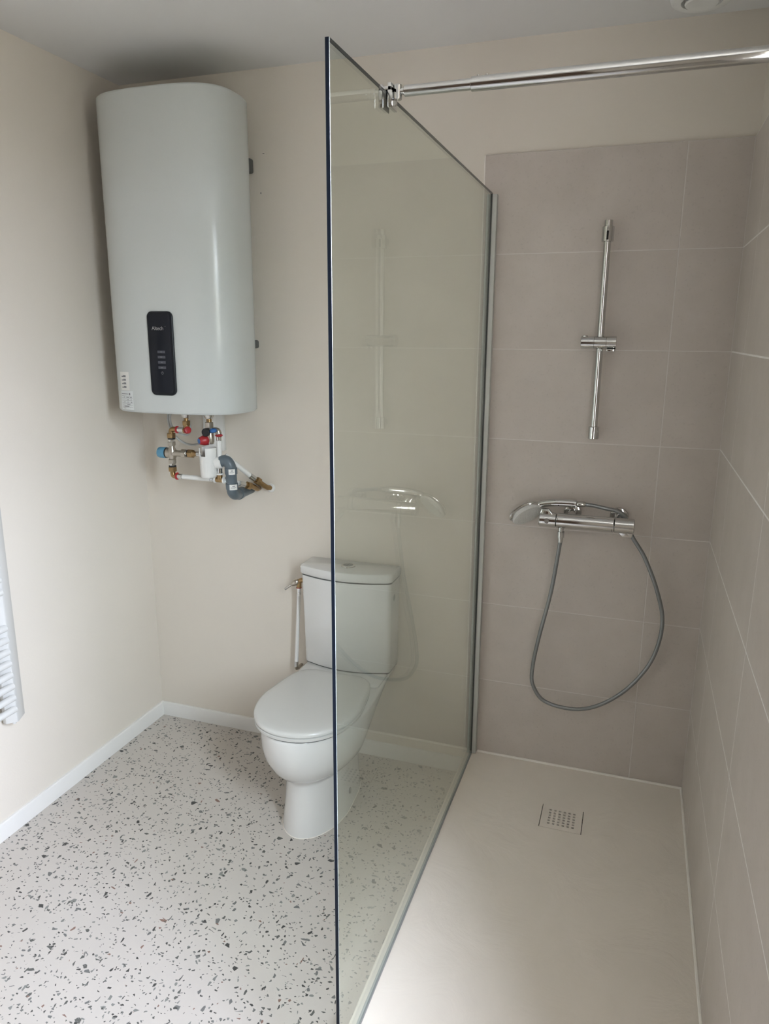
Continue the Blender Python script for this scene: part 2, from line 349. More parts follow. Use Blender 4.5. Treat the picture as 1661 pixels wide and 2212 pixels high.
bmesh.ops.bevel(bm, geom=ed, offset=0.004, segments=3, profile=0.5, affect='EDGES'); bm.to_mesh(body.data); bm.free()
# drain recess floor and cover plate with a 6 x 6 field of slots
M().box((X[1]+0.0005, Y[1]+0.0005, TZ-0.0295), (X[2]-0.0005, Y[2]-0.0005, TZ-0.0285)).build('drain_pit', DARK, tray, smooth=0)
gx0, gx1, gy0, gy1 = X[1]+0.0022, X[2]-0.0022, Y[1]+0.0006, Y[2]-0.0006
cxs = [gx0]; cys = [gy0]
hx, hy = 0.0078, 0.0075; px0, py0 = gx0+0.0225, gy0+0.0215; pxs, pys = (gx1-gx0-0.045-hx)/5, (gy1-gy0-0.043-hy)/5
for k in range(6): cxs += [px0+k*pxs, px0+k*pxs+hx]; cys += [py0+k*pys, py0+k*pys+hy]
cxs.append(gx1); cys.append(gy1)
dm_ = M(); nx_ = len(cxs)
for zz in (TZ-0.004, TZ+0.0003):
    dm_.add([(x, y, zz) for y in cys for x in cxs], [(j*nx_+i, j*nx_+i+1, (j+1)*nx_+i+1, (j+1)*nx_+i) for j in range(13) for i in range(13) if not (i % 2 == 1 and j % 2 == 1)])
def wallq(a, b): dm_.add([(a[0], a[1], TZ-0.004), (b[0], b[1], TZ-0.004), (b[0], b[1], TZ+0.0003), (a[0], a[1], TZ+0.0003)], [(0, 1, 2, 3)])
for j in range(1, 13, 2):
    for i in range(1, 13, 2):
        q = [(cxs[i], cys[j]), (cxs[i+1], cys[j]), (cxs[i+1], cys[j+1]), (cxs[i], cys[j+1])]
        for k in range(4): wallq(q[k], q[(k+1) % 4])
q = [(gx0, gy0), (gx1, gy0), (gx1, gy1), (gx0, gy1)]
for k in range(4): wallq(q[k], q[(k+1) % 4])
dm_.build('drain_cover', TRAY, tray, smooth=0)
M().sweep([(GX_B, -TT-0.002, TZ+0.001), (RX-TT-0.002, -TT-0.002, TZ+0.001), ], 0.0052, n=8, sub=1).build('sealant_bead', SEAL, tray)
M().sweep([(RX-TT-0.002, -TT-0.002, TZ+0.001), (RX-TT-0.002, -1.40, TZ+0.001)], 0.0052, n=8, sub=1).build('sealant_bead', SEAL, tray)

# ------------------------------------------------------------------ glass screen
GX, GT, GY0, GY1, GZ1 = 1.400, 0.004, -0.020, -1.349, 2.090
screen = thing('shower_screen', 'tall clear glass shower screen standing on the tray edge', 'shower screen', (GX, -0.7, TZ))
gm = M(); e = 0.0007
sec = [(-GT, e), (-GT, 1), (-GT, 1), ]
# pane faces (0 glass), edges (1 dark), arrises (2)
def quad(m, a, b, c, d, mi): m.add([a, b, c, d], [(0, 1, 2, 3)], mi)
zl, zh, yl, yh = TZ+0.001, GZ1, GY1, GY0
for s in (-1, 1):
    x = GX+s*GT; xi = GX+s*(GT-e)
    quad(gm, (x, yl+e, zl+e), (x, yh-e, zl+e), (x, yh-e, zh-e), (x, yl+e, zh-e), 0)
    quad(gm, (x, yl+e, zl+e), (x, yl+e, zh-e), (xi, yl, zh-e), (xi, yl, zl+e), 2)
    quad(gm, (x, yl+e, zh-e), (x, yh-e, zh-e), (xi, yh-e, zh), (xi, yl+e, zh), 1)
    quad(gm, (x, yl+e, zl+e), (x, yh-e, zl+e), (xi, yh-e, zl), (xi, yl+e, zl), 2)
    quad(gm, (x, yh-e, zl+e), (x, yh-e, zh-e), (xi, yh, zh-e), (xi, yh, zl+e), 1)
a, b = GX-GT+e, GX+GT-e
quad(gm, (a, yl, zl+e), (b, yl, zl+e), (b, yl, zh-e), (a, yl, zh-e), 1)
quad(gm, (a, yh, zl+e), (b, yh, zl+e), (b, yh, zh-e), (a, yh, zh-e), 1)
quad(gm, (a, yl+e, zh), (b, yl+e, zh), (b, yh-e, zh), (a, yh-e, zh), 1)
quad(gm, (a, yl+e, zl), (b, yl+e, zl), (b, yh-e, zl), (a, yh-e, zl), 2)
quad(gm, (a, yl, zh-e), (b, yl, zh-e), (b, yl+e, zh), (a, yl+e, zh), 1)
gm.build('glass_panel', [GLASS, EDGE, ARRIS], screen, smooth=0)
pz0, pz1 = TZ+0.002, GZ1-0.006
pm = M()
pm.box((GX-0.0115, -0.040, pz0), (GX-GT-0.0006, -TT-0.0002, pz1)).box((GX+GT+0.0006, -0.034, pz0), (GX+0.0200, -TT-0.0002, pz1)).box((GX-GT-0.0006, -0.017, pz0), (GX+GT+0.0006, -TT-0.0002, pz1))
pm.build('wall_profile', ALU, screen, smooth=0)
M().box((GX+GT+0.0003, -0.0375, pz0), (GX+GT+0.0020, -0.0342, pz1)).build('gasket', GASKET_SHADE, screen, smooth=0)
M().box((GX+GT+0.0003, GY1+0.004, TZ+0.0003), (GX+GT+0.0025, -0.038, TZ+0.004)).build('bottom_seal', PLUG, screen, smooth=0)

# ------------------------------------------------------------------ support bar
BY, BZ = -1.057, 2.093
bar = thing('support_bar', 'chrome telescopic support bar bracing the glass screen', 'support bar', (1.78, BY, BZ))
M().cyl((1.432, BY, BZ), (1.62, BY, BZ), 0.0098, n=28, ch=0.0015).build('inner_tube', CHROME, bar)
M().cyl((1.560, BY, BZ), (RX-TT-0.012, BY, BZ), 0.0125, n=28, ch=0.0006).build('outer_tube', CHROME, bar)
M().cyl((RX-TT-0.012, BY, BZ), (RX-TT, BY, BZ), 0.024, n=28, ch=0.002).build('wall_flange', CHROME, bar)
for xx in (1.572, 1.588): M().cyl((xx, BY, BZ+0.0115), (xx, BY, BZ+0.0145), 0.0022, n=10).build('set_screw', STEEL, bar)
cm = M(); cm.box((GX-0.0125, BY-0.019, BZ-0.030), (GX-GT-0.0012, BY+0.019, BZ+0.010)).box((GX+GT+0.0012, BY-0.019, BZ-0.030), (GX+0.0125, BY+0.019, BZ+0.012)).box((GX-0.0125, BY-0.019, BZ-0.0016), (GX+0.0125, BY+0.019, BZ+0.006))
cl = cm.build('glass_clamp', CHROME, bar, bevel=0.001, smooth=30)
M().box((GX-GT-0.0011, BY-0.0195, BZ-0.031), (GX-GT-0.0002, BY+0.0195, BZ-0.002)).build('clamp_pad', RUBBER, cl, smooth=0)
M().cyl((GX+0.0195, BY, BZ-0.014), (GX+0.0195, BY, BZ+0.012), 0.008, n=20, ch=0.0012).build('pivot', CHROME, bar)
M().cyl((GX+0.0245, BY, BZ), (GX+0.034, BY, BZ), 0.0058, n=16).build('neck', CHROME, bar)
M().cyl((GX+0.0145, BY-0.0085, BZ-0.021), (GX+0.0145, BY-0.0005, BZ-0.021), 0.0045, n=12).build('clamp_screw', STEEL, bar)

# ------------------------------------------------------------------ shower rail
rail = thing('shower_rail', 'chrome riser rail with empty handset holder on the tiles', 'shower rail', (1.7670, -0.05, 1.33))
RYX, RYY = 1.7672, -0.052
M().cyl((RYX, RYY, 1.345), (RYX, RYY, 1.965), 0.0108, n=28).build('rod', CHROME, rail)
bm_ = M().cyl((RYX, RYY, 1.326), (RYX, RYY, 1.366), 0.0168, n=28, ch=0.0015)
br = bm_.build('lower_bracket', CHROME, rail)
M().cyl((RYX, -TT, 1.345), (RYX, RYY+0.012, 1.345), 0.0125, n=20).build('wall_stud', CHROME, br)
tb = M().cyl((RYX, RYY, 1.928), (RYX, RYY, 1.972), 0.0180, n=28, ch=0.0015).cyl((RYX, RYY, 1.971), (RYX, RYY, 1.990), 0.0125, n=20, ch=0.001).build('upper_bracket', CHROME, rail)
M().cyl((RYX, -TT, 1.955), (RYX, RYY+0.012, 1.955), 0.0125, n=20).build('wall_stud', CHROME, tb)
M().box((RYX-0.003, RYY-0.0195, 1.932), (RYX+0.003, RYY-0.0170, 1.958)).build('clip', DARK, tb, bevel=0.0006)
SZ = 1.629; SYY = RYY-0.004
sl = M().cyl((1.7095, SYY, SZ), (1.750, SYY, SZ), 0.0200, n=28, ch=0.001).cyl((1.7503, SYY, SZ), (1.7857, SYY, SZ), 0.0198, n=28).cyl((1.7862, SYY, SZ), (1.8165, SYY, SZ), 0.0200, n=28, ch=0.001).build('slider', CHROME, rail)
M().box((1.789, SYY-0.022, SZ-0.0265), (1.8155, SYY-0.002, SZ-0.0185)).build('release_lever', CHROME, sl, bevel=0.0015)
M().lathe([(0, 0.0085), (0.0055, 0.0085), (0.0060, 0.007)], (1.7215, SYY-0.001, SZ+0.0155), (0, 0, 1), 18).build('handset_socket', STEEL, sl)
M().lathe([(0, 0.0055), (0.0004, 0.0055)], (1.7215, SYY-0.001, SZ+0.0217), (0, 0, 1), 16).build('socket_hole', DARK, sl)

# ------------------------------------------------------------------ thermostatic mixer
MY, MZ, MR = -0.090, 1.055, 0.0245
mixer = thing('shower_mixer', 'chrome thermostatic bar mixer on the tiled wall', 'mixer tap', (1.766, MY, MZ))
M().lathe([(0, 0.0225), (0.0015, MR), (0.181, MR), (0.1825, 0.0225)], (1.6715, MY, MZ), (1, 0, 0), 36).build('valve_body', CHROME, mixer)
lk = M().lathe([(0, 0.0215), (0.003, 0.0245), (0.0540, 0.0245), (0.0555, 0.0225)], (1.6150, MY, MZ), (1, 0, 0), 36).build('flow_handle', CHROME, mixer)
rk = M().lathe([(0, 0.0225), (0.0015, 0.0248), (0.0590, 0.0248), (0.0620, 0.0220)], (1.8550, MY, MZ), (1, 0, 0), 36).build('temperature_handle', CHROME, mixer)
M().lathe([(0, 0.0075), (0.0012, 0.0075)], (1.6415, MY-0.0236, MZ+0.001), (0, -1, 0), 20).build('stop_button', STEEL, lk)
M().lathe([(0, 0.0085), (0.0006, 0.0085)], (1.6415, MY-0.0236, MZ+0.001), (0, -1, 0), 20).build('button_ring', GASKET_SHADE, lk)
def fin(x0, x1, sgn, par):
    z0, z1 = MZ+sgn*0.0205, MZ+sgn*0.0365
    M().loft([[Vector((x0, MY+dy, z0)), Vector((x1, MY+dy, z0)), Vector((x1-0.004, MY+dy*0.8, z1)), Vector((x0+(0.014 if sgn < 0 else 0.002), MY+dy*0.8, z1))] for dy in (-0.012, 0.012)]).build('grip_fin', CHROME, par, bevel=0.0015)
fin(1.868, 1.914, -1, rk)
z0 = MZ+0.0205
M().loft([[Vector((1.617, MY+dy, z0)), Vector((1.660, MY+dy, z0)), Vector((1.645, MY+dy*0.8, z0+0.016)), Vector((1.621, MY+dy*0.8, z0+0.016))] for dy in (-0.012, 0.012)]).build('grip_fin', CHROME, lk, bevel=0.0015)
for xx in (1.6765, 1.8515):
    M().box((xx-0.0006, MY-0.0250, MZ+0.006), (xx+0.0006, MY-0.0235, MZ+0.014)).build('scale_mark', DARK, mixer, smooth=0)
M().box((1.8475, MY-0.0235, MZ-0.017), (1.8487, MY-0.0195, MZ-0.010)).build('scale_mark', DARK, mixer, smooth=0)
for xx in (1.716, 1.866):
    M().lathe([(0, 0.030), (0.004, 0.0305), (0.010, 0.0285), (0.012, 0.020)], (xx, -TT, MZ+0.012), (0, -1, 0), 32).build('wall_rosette', CHROME, mixer)
    M().sweep([(xx, -0.019, MZ+0.012), (xx, -0.045, MZ+0.011), (xx, -0.060, MZ+0.006), (xx-0.004, -0.076, MZ+0.002)], 0.0145, n=18, sub=4).build('wall_union', CHROME, mixer)
M().lathe([(0, 0.0095), (0.010, 0.0095), (0.0105, 0.0085), (0.013, 0.0085)], (1.688, MY, MZ-0.023), (0, 0, -1), 20).build('hose_outlet', CHROME, mixer)

# hand shower lying across the mixer
hs = thing('hand_shower', 'chrome hand shower with grey spray plate lying on the bar mixer', 'hand shower', (1.63, -0.06, MZ+0.03))
ax = Vector((0.80, 0.0, 0.60)).normalized(); nrm = Vector((0.46, -0.62, -0.61)); nrm = (nrm-ax*nrm.dot(ax)).normalized(); by_ = nrm.cross(ax)
hp = catmull([(1.525, -0.060, 1.030), (1.540, -0.056, 1.052), (1.572, -0.053, 1.077), (1.612, -0.054, 1.096), (1.660, -0.056, 1.106), (1.715, -0.057, 1.1085), (1.729, -0.057, 1.1075)], 8)
n = len(hp); rings = []
for i, p in enumerate(hp):
    t = (hp[min(i+1, n-1)]-hp[max(i-1, 0)]).normalized(); s_ = (by_-t*by_.dot(t)).normalized(); nn = t.cross(s_)
    if nn.dot(nrm) > 0: nn = -nn
    q = i/(n-1); d = (q-0.235)/0.245
    w = 0.0142+(0.027*math.sqrt(max(0, 1-d*d)) if abs(d) < 1 else 0)
    th = 0.0075+0.0067*min(1, q/0.55)
    if q < 0.10: th *= 0.30+0.70*(q/0.10)
    rings.append([p+s_*math.cos(2*math.pi*k/24)*w+nn*math.sin(2*math.pi*k/24)*th for k in range(24)])
M().loft(rings).build('handle_and_head', CHROME, hs)
sc_ = Vector((1.569, -0.0600, 1.0610)); rg = []
for d, sca in ((-0.006, 0.96), (0.004, 1.0), (0.0085, 0.95), (0.0100, 0.80)):
    rg.append([sc_+nrm*d+ax*math.cos(2*math.pi*k/36)*0.054*sca+by_*math.sin(2*math.pi*k/36)*0.0400*sca for k in range(36)])
sp_ = M().loft(rg).build('spray_plate', SPRAY, hs)
nm = M()
for i in range(-4, 5):
    for j in range(-3, 4):
        u, v = i*0.0095+(0.0047 if j % 2 else 0), j*0.0092
        if (u/0.040)**2+(v/0.030)**2 < 1: nm.lathe([(0, 0.0015), (0.0016, 0.0011)], sc_+nrm*0.0096+ax*u+by_*v, nrm, 6)
nz_ = nm.build('nozzles', SPRAY, sp_); nz_['kind'] = 'stuff'

# hose
hose = thing('shower_hose', 'grey flexible shower hose looping down from the mixer', 'hose', (1.82, -0.06, 0.37))
hpts = [(1.7575, -0.056, 1.1085), (1.790, -0.053, 1.1050), (1.830, -0.050, 1.0975), (1.864, -0.047, 1.0900), (1.892, -0.045, 1.064), (1.911, -0.049, 1.014), (1.957, -0.056, 0.945), (2.006, -0.055, 0.832), (2.031, -0.050, 0.722), (2.011, -0.048, 0.593), (1.947, -0.050, 0.481),
        (1.862, -0.052, 0.402), (1.772, -0.055, 0.367), (1.668, -0.058, 0.380), (1.623, -0.060, 0.437), (1.618, -0.064, 0.508), (1.636, -0.072, 0.634), (1.666, -0.080, 0.793), (1.682, -0.086, 0.929), (1.688, -0.090, 0.985)]
M().sweep(hpts, 0.0066, n=14, sub=12).build('hose_tube', HOSE, hose)
M().lathe([(0, 0.0085), (0.002, 0.0100), (0.026, 0.0092), (0.029, 0.0075)], (1.7295, -0.057, 1.1075), (1, 0.03, 0.02), 20).build('conical_ferrule', STEEL, hose)
M().lathe([(0, 0.0090), (0.001, 0.0118), (0.021, 0.0118), (0.022, 0.0095)], (1.688, -0.090, 1.0195), (0, 0, -1), 20).lathe([(0, 0.0088), (0.017, 0.0082)], (1.688, -0.090, 0.998), (0, 0, -1), 16).build('coupling_nut', CHROME, hose)

# ------------------------------------------------------------------ water heater
HX, HYC, HA, HB, HN = 0.3455, -0.186, 0.2475, 0.154, 3.1
HZ0, HZ1 = 1.381, 2.402
heater = thing('water_heater', 'tall white flat electric water heater hung in the corner', 'water heater', (HX, HYC, HZ0))
def hring(z, ins=0.0, n=96):
    r = []
    for k in range(n):
        t = 2*math.pi*k/n; c, s = math.cos(t), math.sin(t)
        r.append(Vector((HX+(HA-ins)*math.copysign(abs(c)**(2/HN), c), HYC+(HB-ins)*math.copysign(abs(s)**(2/HN), s), z)))
    return r
def hsurf(x, off=0.0):
    d = min(0.999, abs(x-HX)/HA); return HYC-(HB*(1-d**HN)**(1/HN)+off)
M().loft([hring(HZ0+0.002, 0.0015), hring(HZ0+0.006), hring(HZ1-0.006), hring(HZ1-0.002, 0.0015)]).build('casing', ENAMEL, heater, smooth=50)
M().loft([hring(HZ0-0.004, 0.012), hring(HZ0-0.002, 0.006), hring(HZ0+0.003, 0.004)]).build('bottom_cap', CAPW, heater)
M().loft([hring(HZ1-0.003, 0.004), hring(HZ1+0.002, 0.006), hring(HZ1+0.004, 0.014)]).build('top_cap', CAPW, heater)
def rrect(x0, x1, z0, z1, r, y, n=8):
    o = []
    for cx, cz, a0 in ((x1-r, z1-r, 0), (x0+r, z1-r, 90), (x0+r, z0+r, 180), (x1-r, z0+r, 270)):
        for k in range(n+1):
            a = math.radians(a0+90*k/n); o.append(Vector((cx+r*math.cos(a), y, cz+r*math.sin(a))))
    return o
PX0, PX1, PZ0, PZ1 = 0.3060, 0.4050, 1.4425, 1.7210; PY = HYC-HB
panel = M().loft([rrect(PX0, PX1, PZ0, PZ1, 0.019, PY+0.004), rrect(PX0, PX1, PZ0, PZ1, 0.019, PY-0.0045), rrect(PX0+0.0015, PX1-0.0015, PZ0+0.0015, PZ1-0.0015, 0.0175, PY-0.006)]).build('control_panel', BLACKP, heater, smooth=30)
M().loft([rrect(PX0+0.008, PX1-0.008, PZ0+0.009, PZ1-0.006, 0.013, PY-0.0058), rrect(PX0+0.008, PX1-0.008, PZ0+0.009, PZ1-0.006, 0.013, PY-0.0066), rrect(PX0+0.0088, PX1-0.0088, PZ0+0.0098, PZ1-0.0068, 0.0125, PY-0.0068)]).build('display_glass', BLACKG, panel, smooth=30)
YP = PY-0.0069
def text(body, x, z, size, mat, name, parent, y=YP):
    cu = bpy.data.curves.new(name, 'FONT'); cu.body = body; cu.size = size; cu.align_x = 'LEFT'; cu.extrude = 0.00012; cu.offset = -0.00022
    o = bpy.data.objects.new(name, cu); COL.objects.link(o)
    dg = bpy.context.evaluated_depsgraph_get(); me = bpy.data.meshes.new_from_object(o.evaluated_get(dg)); bpy.data.objects.remove(o)
    me.transform(Matrix.Translation((x, y, z)) @ Matrix.Rotation(math.pi/2, 4, 'X')); me.name = name
    me.materials.clear(); me.materials.append(mat)
    q = bpy.data.objects.new(name, me); COL.objects.link(q); q.parent = parent; q.matrix_parent_inverse = Matrix.Translation(-parent.location)
    return q
# text objects hang on the panel (panel itself sits at the world origin of its parent's inverse)
def ptext(b_, x, z, s, mat, nm_):
    q = text(b_, x, z, s, mat, nm_, heater); q.parent = panel; q.matrix_parent_inverse = Matrix.Identity(4); return q
ptext('Altech', 0.3245, 1.6600, 0.0175, PRINTL, 'brand_lettering')
M().box((0.3752, YP-0.0002, 1.6712), (0.3768, YP, 1.6722)).box((0.3782, YP-0.0002, 1.6712), (0.3798, YP, 1.6722)).build('brand_dots', PRINTM, panel, smooth=0)
for k, zc in enumerate((1.588, 1.571, 1.5535, 1.536)):
    b_ = M().box((0.3415, YP-0.0003, zc-0.0042), (0.3715, YP, zc+0.0042)).build('mode_indicator', PRINTG, panel, smooth=0)
    M().box((0.3530-0.002*(k % 2), YP-0.0005, zc-0.0010), (0.3595, YP-0.0003, zc+0.0010)).build('indicator_icon', PRINTM, b_, smooth=0)
pr = M()
for k in range(20):
    a0 = math.radians(90+24+k*(360-48)/20); a1 = math.radians(90+24+(k+1)*(360-48)/20)
    c_ = (0.3560, 1.5180)
    pr.add([(c_[0]+r*math.cos(a), YP-0.0004, c_[1]+r*math.sin(a)) for a, r in ((a0, 0.0036), (a1, 0.0036), (a1, 0.0047), (a0, 0.0047))], [(0, 1, 2, 3)])
pr.box((0.3555, YP-0.0005, 1.5190), (0.3565, YP-0.0003, 1.5235)).build('power_symbol', PRINTM, panel, smooth=0)
def patch(m, x0, x1, z0, z1, off, n=8):
    rows = [[Vector((x0+(x1-x0)*k/n, hsurf(x0+(x1-x0)*k/n, off), z)) for k in range(n+1)] for z in (z0, z1)]
    m.loft(rows, False, False, closed=False); return m
lab = patch(M(), 0.1580, 0.2060, 1.4530, 1.5170, 0.0004).build('warning_label', PAPER, heater)
for k in range(4):
    z = 1.5030-k*0.0125
    patch(patch(M(), 0.1665, 0.1900, z-0.0035, z, 0.0008, 4), 0.1760, 0.1900, z, z+0.0030, 0.0008, 4).build('label_print', PRINTM, lab)
lab = patch(M(), 0.1555, 0.2200, 1.3860, 1.4515, 0.0004).build('rating_label', PAPER2, heater)
lm = M()
for z, x0, x1, h in ((1.4340, 0.160, 0.216, .0008), (1.4265, 0.160, 0.216, .0008), (1.4180, 0.160, 0.216, .0008), (1.4085, 0.160, 0.216, .0008), (1.4010, 0.162, 0.216, .0008), (1.3945, 0.162, 0.216, .0008),
                    (1.4410, 0.160, 0.197, .0022), (1.4295, 0.172, 0.177, .0018), (1.4295, 0.186, 0.199, .0018), (1.4295, 0.204, 0.214, .0018), (1.4215, 0.190, 0.197, .0020), (1.4215, 0.207, 0.212, .0020), (1.4125, 0.172, 0.178, .0020), (1.4125, 0.189, 0.199, .0018), (1.4125, 0.207, 0.214, .0024), (1.4045, 0.188, 0.204, .0020), (1.3975, 0.172, 0.198, .0026), (1.3905, 0.164, 0.180, .0014)):
    patch(lm, x0, x1, z-h/2, z+h/2, 0.0008, 4)
patch(lm, 0.2000, 0.2070, 1.4375, 1.4445, 0.0008, 3)
lm.build('label_print', PRINTM, lab)
# wall bracket on the side, bottom outlet nuts
M().box((0.150, -0.034, 2.20), (0.520, 0.0, 2.26)).build('wall_bracket', STEEL, heater, bevel=0.001)
for z_, h_b, x_ in ((2.222, 0.024, 0.5475), (1.612, 0.015, 0.5465)):
    M().box((0.515, -0.034, z_-h_b), (x_, -0.006, z_+h_b)).build('bracket_bumper', GASKET_SHADE, heater, bevel=0.007, seg=3)
M().box((0.150, -0.034, 1.58), (0.520, 0.0, 1.635)).build('wall_bracket', STEEL, heater, bevel=0.001)
for x in (0.334, 0.430):
    M().lathe([(0, 0.017), (0.012, 0.017), (0.0125, 0.0205), (0.020, 0.0205), (0.034, 0.013)], (x, -0.19, 1.384), (0, 0, -1), 24).build('outlet_socket', STEEL, heater)

# ------------------------------------------------------------------ pipework under the heater
PYY = -0.19
def P3(x, z, y=PYY): return Vector((x, y, z))
mv = thing('mixing_valve', 'nickel thermostatic mixing valve with light blue cap under the water heater', 'valve', P3(0.264, 1.215))
m = M(); m.cyl(P3(0.334, 1.352), P3(0.334, 1.334), 0.0085); m.build('nipple', BRASS, mv)
hexnut(M(), P3(0.334, 1.338), P3(0.334, 1.322), 0.0155).build('union_nut', BRASS, mv, bevel=0.001, smooth=20)
M().sweep([P3(0.334, 1.324), P3(0.334, 1.312), P3(0.331, 1.304), P3(0.322, 1.303)], 0.0115, n=16, sub=5).build('elbow', BRASS, mv)
M().lathe([(0, 0.0085), (0.001, 0.0120), (0.005, 0.0120), (0.006, 0.0095), (0.012, 0.0095), (0.013, 0.0135), (0.018, 0.0115), (0.019, 0.008)], P3(0.336, 1.303, -0.196), (0.8, -0.5, 0.25), 20).build('press_collar', REDP, mv)
M().cyl(P3(0.326, 1.304), P3(0.294, 1.304), 0.0098, ch=0.001).build('press_sleeve', CHROME, mv)
M().lathe([(0, 0.0105), (0.002, 0.0135), (0.006, 0.0135), (0.008, 0.0105)], P3(0.297, 1.304), (-1, 0, 0), 20).build('press_collar', REDP, mv)
M().sweep([P3(0.290, 1.304), P3(0.276, 1.304), P3(0.268, 1.300), P3(0.266, 1.288)], 0.0100, n=16, sub=5).build('elbow', BRASS, mv)
hexnut(M(), P3(0.266, 1.290), P3(0.266, 1.272), 0.0170).build('union_nut', BRASS, mv, bevel=0.0015, smooth=20)
M().cyl(P3(0.266, 1.272), P3(0.266, 1.267), 0.0140).build('seal_ring', RUBBER, mv)
M().cyl(P3(0.266, 1.267), P3(0.265, 1.257), 0.0110).build('spigot', CHROME, mv)
hexnut(M(), P3(0.265, 1.258), P3(0.265, 1.243), 0.0160).build('valve_nut', NICKEL, mv, bevel=0.0015, smooth=20)
vb = M(); vb.lathe([(0, 0.0115), (0.010, 0.0105), (0.020, 0.0165), (0.045, 0.0165), (0.055, 0.0105), (0.064, 0.0115)], P3(0.265, 1.247), (0, 0, -1), 24)
vb.lathe([(0, 0.0185), (0.006, 0.0175), (0.030, 0.0140), (0.046, 0.0115), (0.066, 0.0125)], P3(0.244, 1.215), (1, 0, 0), 24)
vb.build('valve_body', NICKEL, mv)
M().lathe([(0, 0.012), (0.002, 0.0190), (0.006, 0.0205), (0.030, 0.0205), (0.033, 0.0190)], P3(0.207, 1.215), (1, 0, 0), 28).build('adjusting_cap', SKYP, mv)
M().cyl(P3(0.240, 1.215), P3(0.2445, 1.215), 0.0195, n=24).build('seal_ring', RUBBER, mv)
hexnut(M(), P3(0.308, 1.2165), P3(0.326, 1.2165), 0.0165).build('valve_nut', NICKEL, mv, bevel=0.0015, smooth=20)
M().cyl(P3(0.326, 1.217), P3(0.333, 1.217), 0.0110).build('spigot', CHROME, mv)
M().cyl(P3(0.333, 1.217), P3(0.336, 1.217), 0.0145).build('seal_ring', RUBBER, mv)
hexnut(M(), P3(0.336, 1.217), P3(0.356, 1.2175), 0.0165).build('union_nut', BRASS, mv, bevel=0.0015, smooth=20)
M().lathe([(0, 0.0140), (0.008, 0.0085), (0.018, 0.0085)], P3(0.356, 1.2175), (1, 0, 0), 20).build('nipple', BRASS, mv)
M().cyl(P3(0.372, 1.2180), P3(0.392, 1.2180), 0.0090).build('press_sleeve', CHROME, mv)
hexnut(M(), P3(0.264, 1.192), P3(0.264, 1.176), 0.0160).build('valve_nut', NICKEL, mv, bevel=0.0015, smooth=20)
M().cyl(P3(0.264, 1.177), P3(0.263, 1.166), 0.0110).build('spigot', CHROME, mv)
M().cyl(P3(0.263, 1.168), P3(0.263, 1.163), 0.0140).build('seal_ring', RUBBER, mv)
hexnut(M(), P3(0.263, 1.163), P3(0.263, 1.146), 0.0165).build('union_nut', BRASS, mv, bevel=0.0015, smooth=20)
M().sweep([P3(0.263, 1.148), P3(0.263, 1.138), P3(0.266, 1.130), P3(0.278, 1.1285)], 0.0100, n=16, sub=5).build('elbow', BRASS, mv)
M().lathe([(0, 0.0105), (0.002, 0.0140), (0.006, 0.0140), (0.008, 0.0105)], P3(0.277, 1.1285), (1, 0, 0), 20).build('press_collar', REDP, mv)
M().cyl(P3(0.284, 1.1285), P3(0.304, 1.1282), 0.0100, ch=0.001).build('press_sleeve', CHROME, mv)

hp_ = thing('supply_pipe', 'white plastic pipe joining the mixing valve to the brass tee', 'pipe', P3(0.38, 1.127))
M().cyl(P3(0.3045, 1.128), P3(0.424, 1.1265), 0.0090, n=20).build('pipe_tube', PEX, hp_)
M().cyl(P3(0.4245, 1.1265), P3(0.440, 1.1265), 0.0102, ch=0.001).build('press_sleeve', CHROME, hp_)
te = thing('pipe_tee', 'brass tee fitting below the white discharge cup', 'pipe fitting', P3(0.464, 1.127))
M().cyl(P3(0.449, 1.127), P3(0.478, 1.127), 0.0100).cyl(P3(0.464, 1.127), P3(0.464, 1.146), 0.0100).build('tee_body', BRASS, te)
for a_, b_ in ((P3(0.441, 1.1268), P3(0.449, 1.127)), (P3(0.478, 1.127), P3(0.484, 1.127)), (P3(0.464, 1.146), P3(0.4645, 1.152))):
    M().cyl(a_, b_, 0.0130, n=24, ch=0.001).build('white_collar', PEX, te)
M().cyl(P3(0.4645, 1.152), P3(0.465, 1.171), 0.0102, ch=0.001).build('press_sleeve', CHROME, te)
rs = thing('riser_pipe', 'white plastic riser pipe beside the white discharge cup', 'pipe', P3(0.467, 1.17))
M().cyl(P3(0.465, 1.1715), P3(0.468, 1.272), 0.0090, n=20).build('pipe_tube', PEX, rs)
M().cyl(P3(0.468, 1.2725), P3(0.468, 1.287), 0.0102, ch=0.001).build('press_sleeve', CHROME, rs)
M().lathe([(0, 0.0105), (0.002, 0.0140), (0.005, 0.0140), (0.008, 0.0105)], P3(0.468, 1.287), (0, 0, 1), 20).build('press_collar', REDP, rs)

sg = thing('safety_valve', 'nickel safety valve with red knob and blue lever under the heater', 'valve', P3(0.43, 1.30))
M().cyl(P3(0.430, 1.352), P3(0.430, 1.336), 0.0095).build('nipple', BRASS, sg)
hexnut(M(), P3(0.430, 1.338), P3(0.430, 1.316), 0.0165).build('union_nut', NICKEL, sg, bevel=0.0015, smooth=20)
vb = M(); vb.lathe([(0, 0.0125), (0.020, 0.0125), (0.030, 0.0140), (0.052, 0.0140), (0.060, 0.0110)], P3(0.432, 1.318), (0, 0, -1), 22)
vb.sweep([P3(0.432, 1.305), P3(0.452, 1.309), P3(0.464, 1.307), P3(0.468, 1.295)], 0.0105, n=16, sub=5)
vb.build('valve_body', NICKEL, sg)
bk = M().lathe([(0, 0.009), (0.010, 0.0095), (0.011, 0.0150), (0.020, 0.0150), (0.022, 0.0130)], P3(0.428, 1.303, -0.198), (0.10, -0.99, 0.0), 24).build('check_cap', RUBBER, sg)
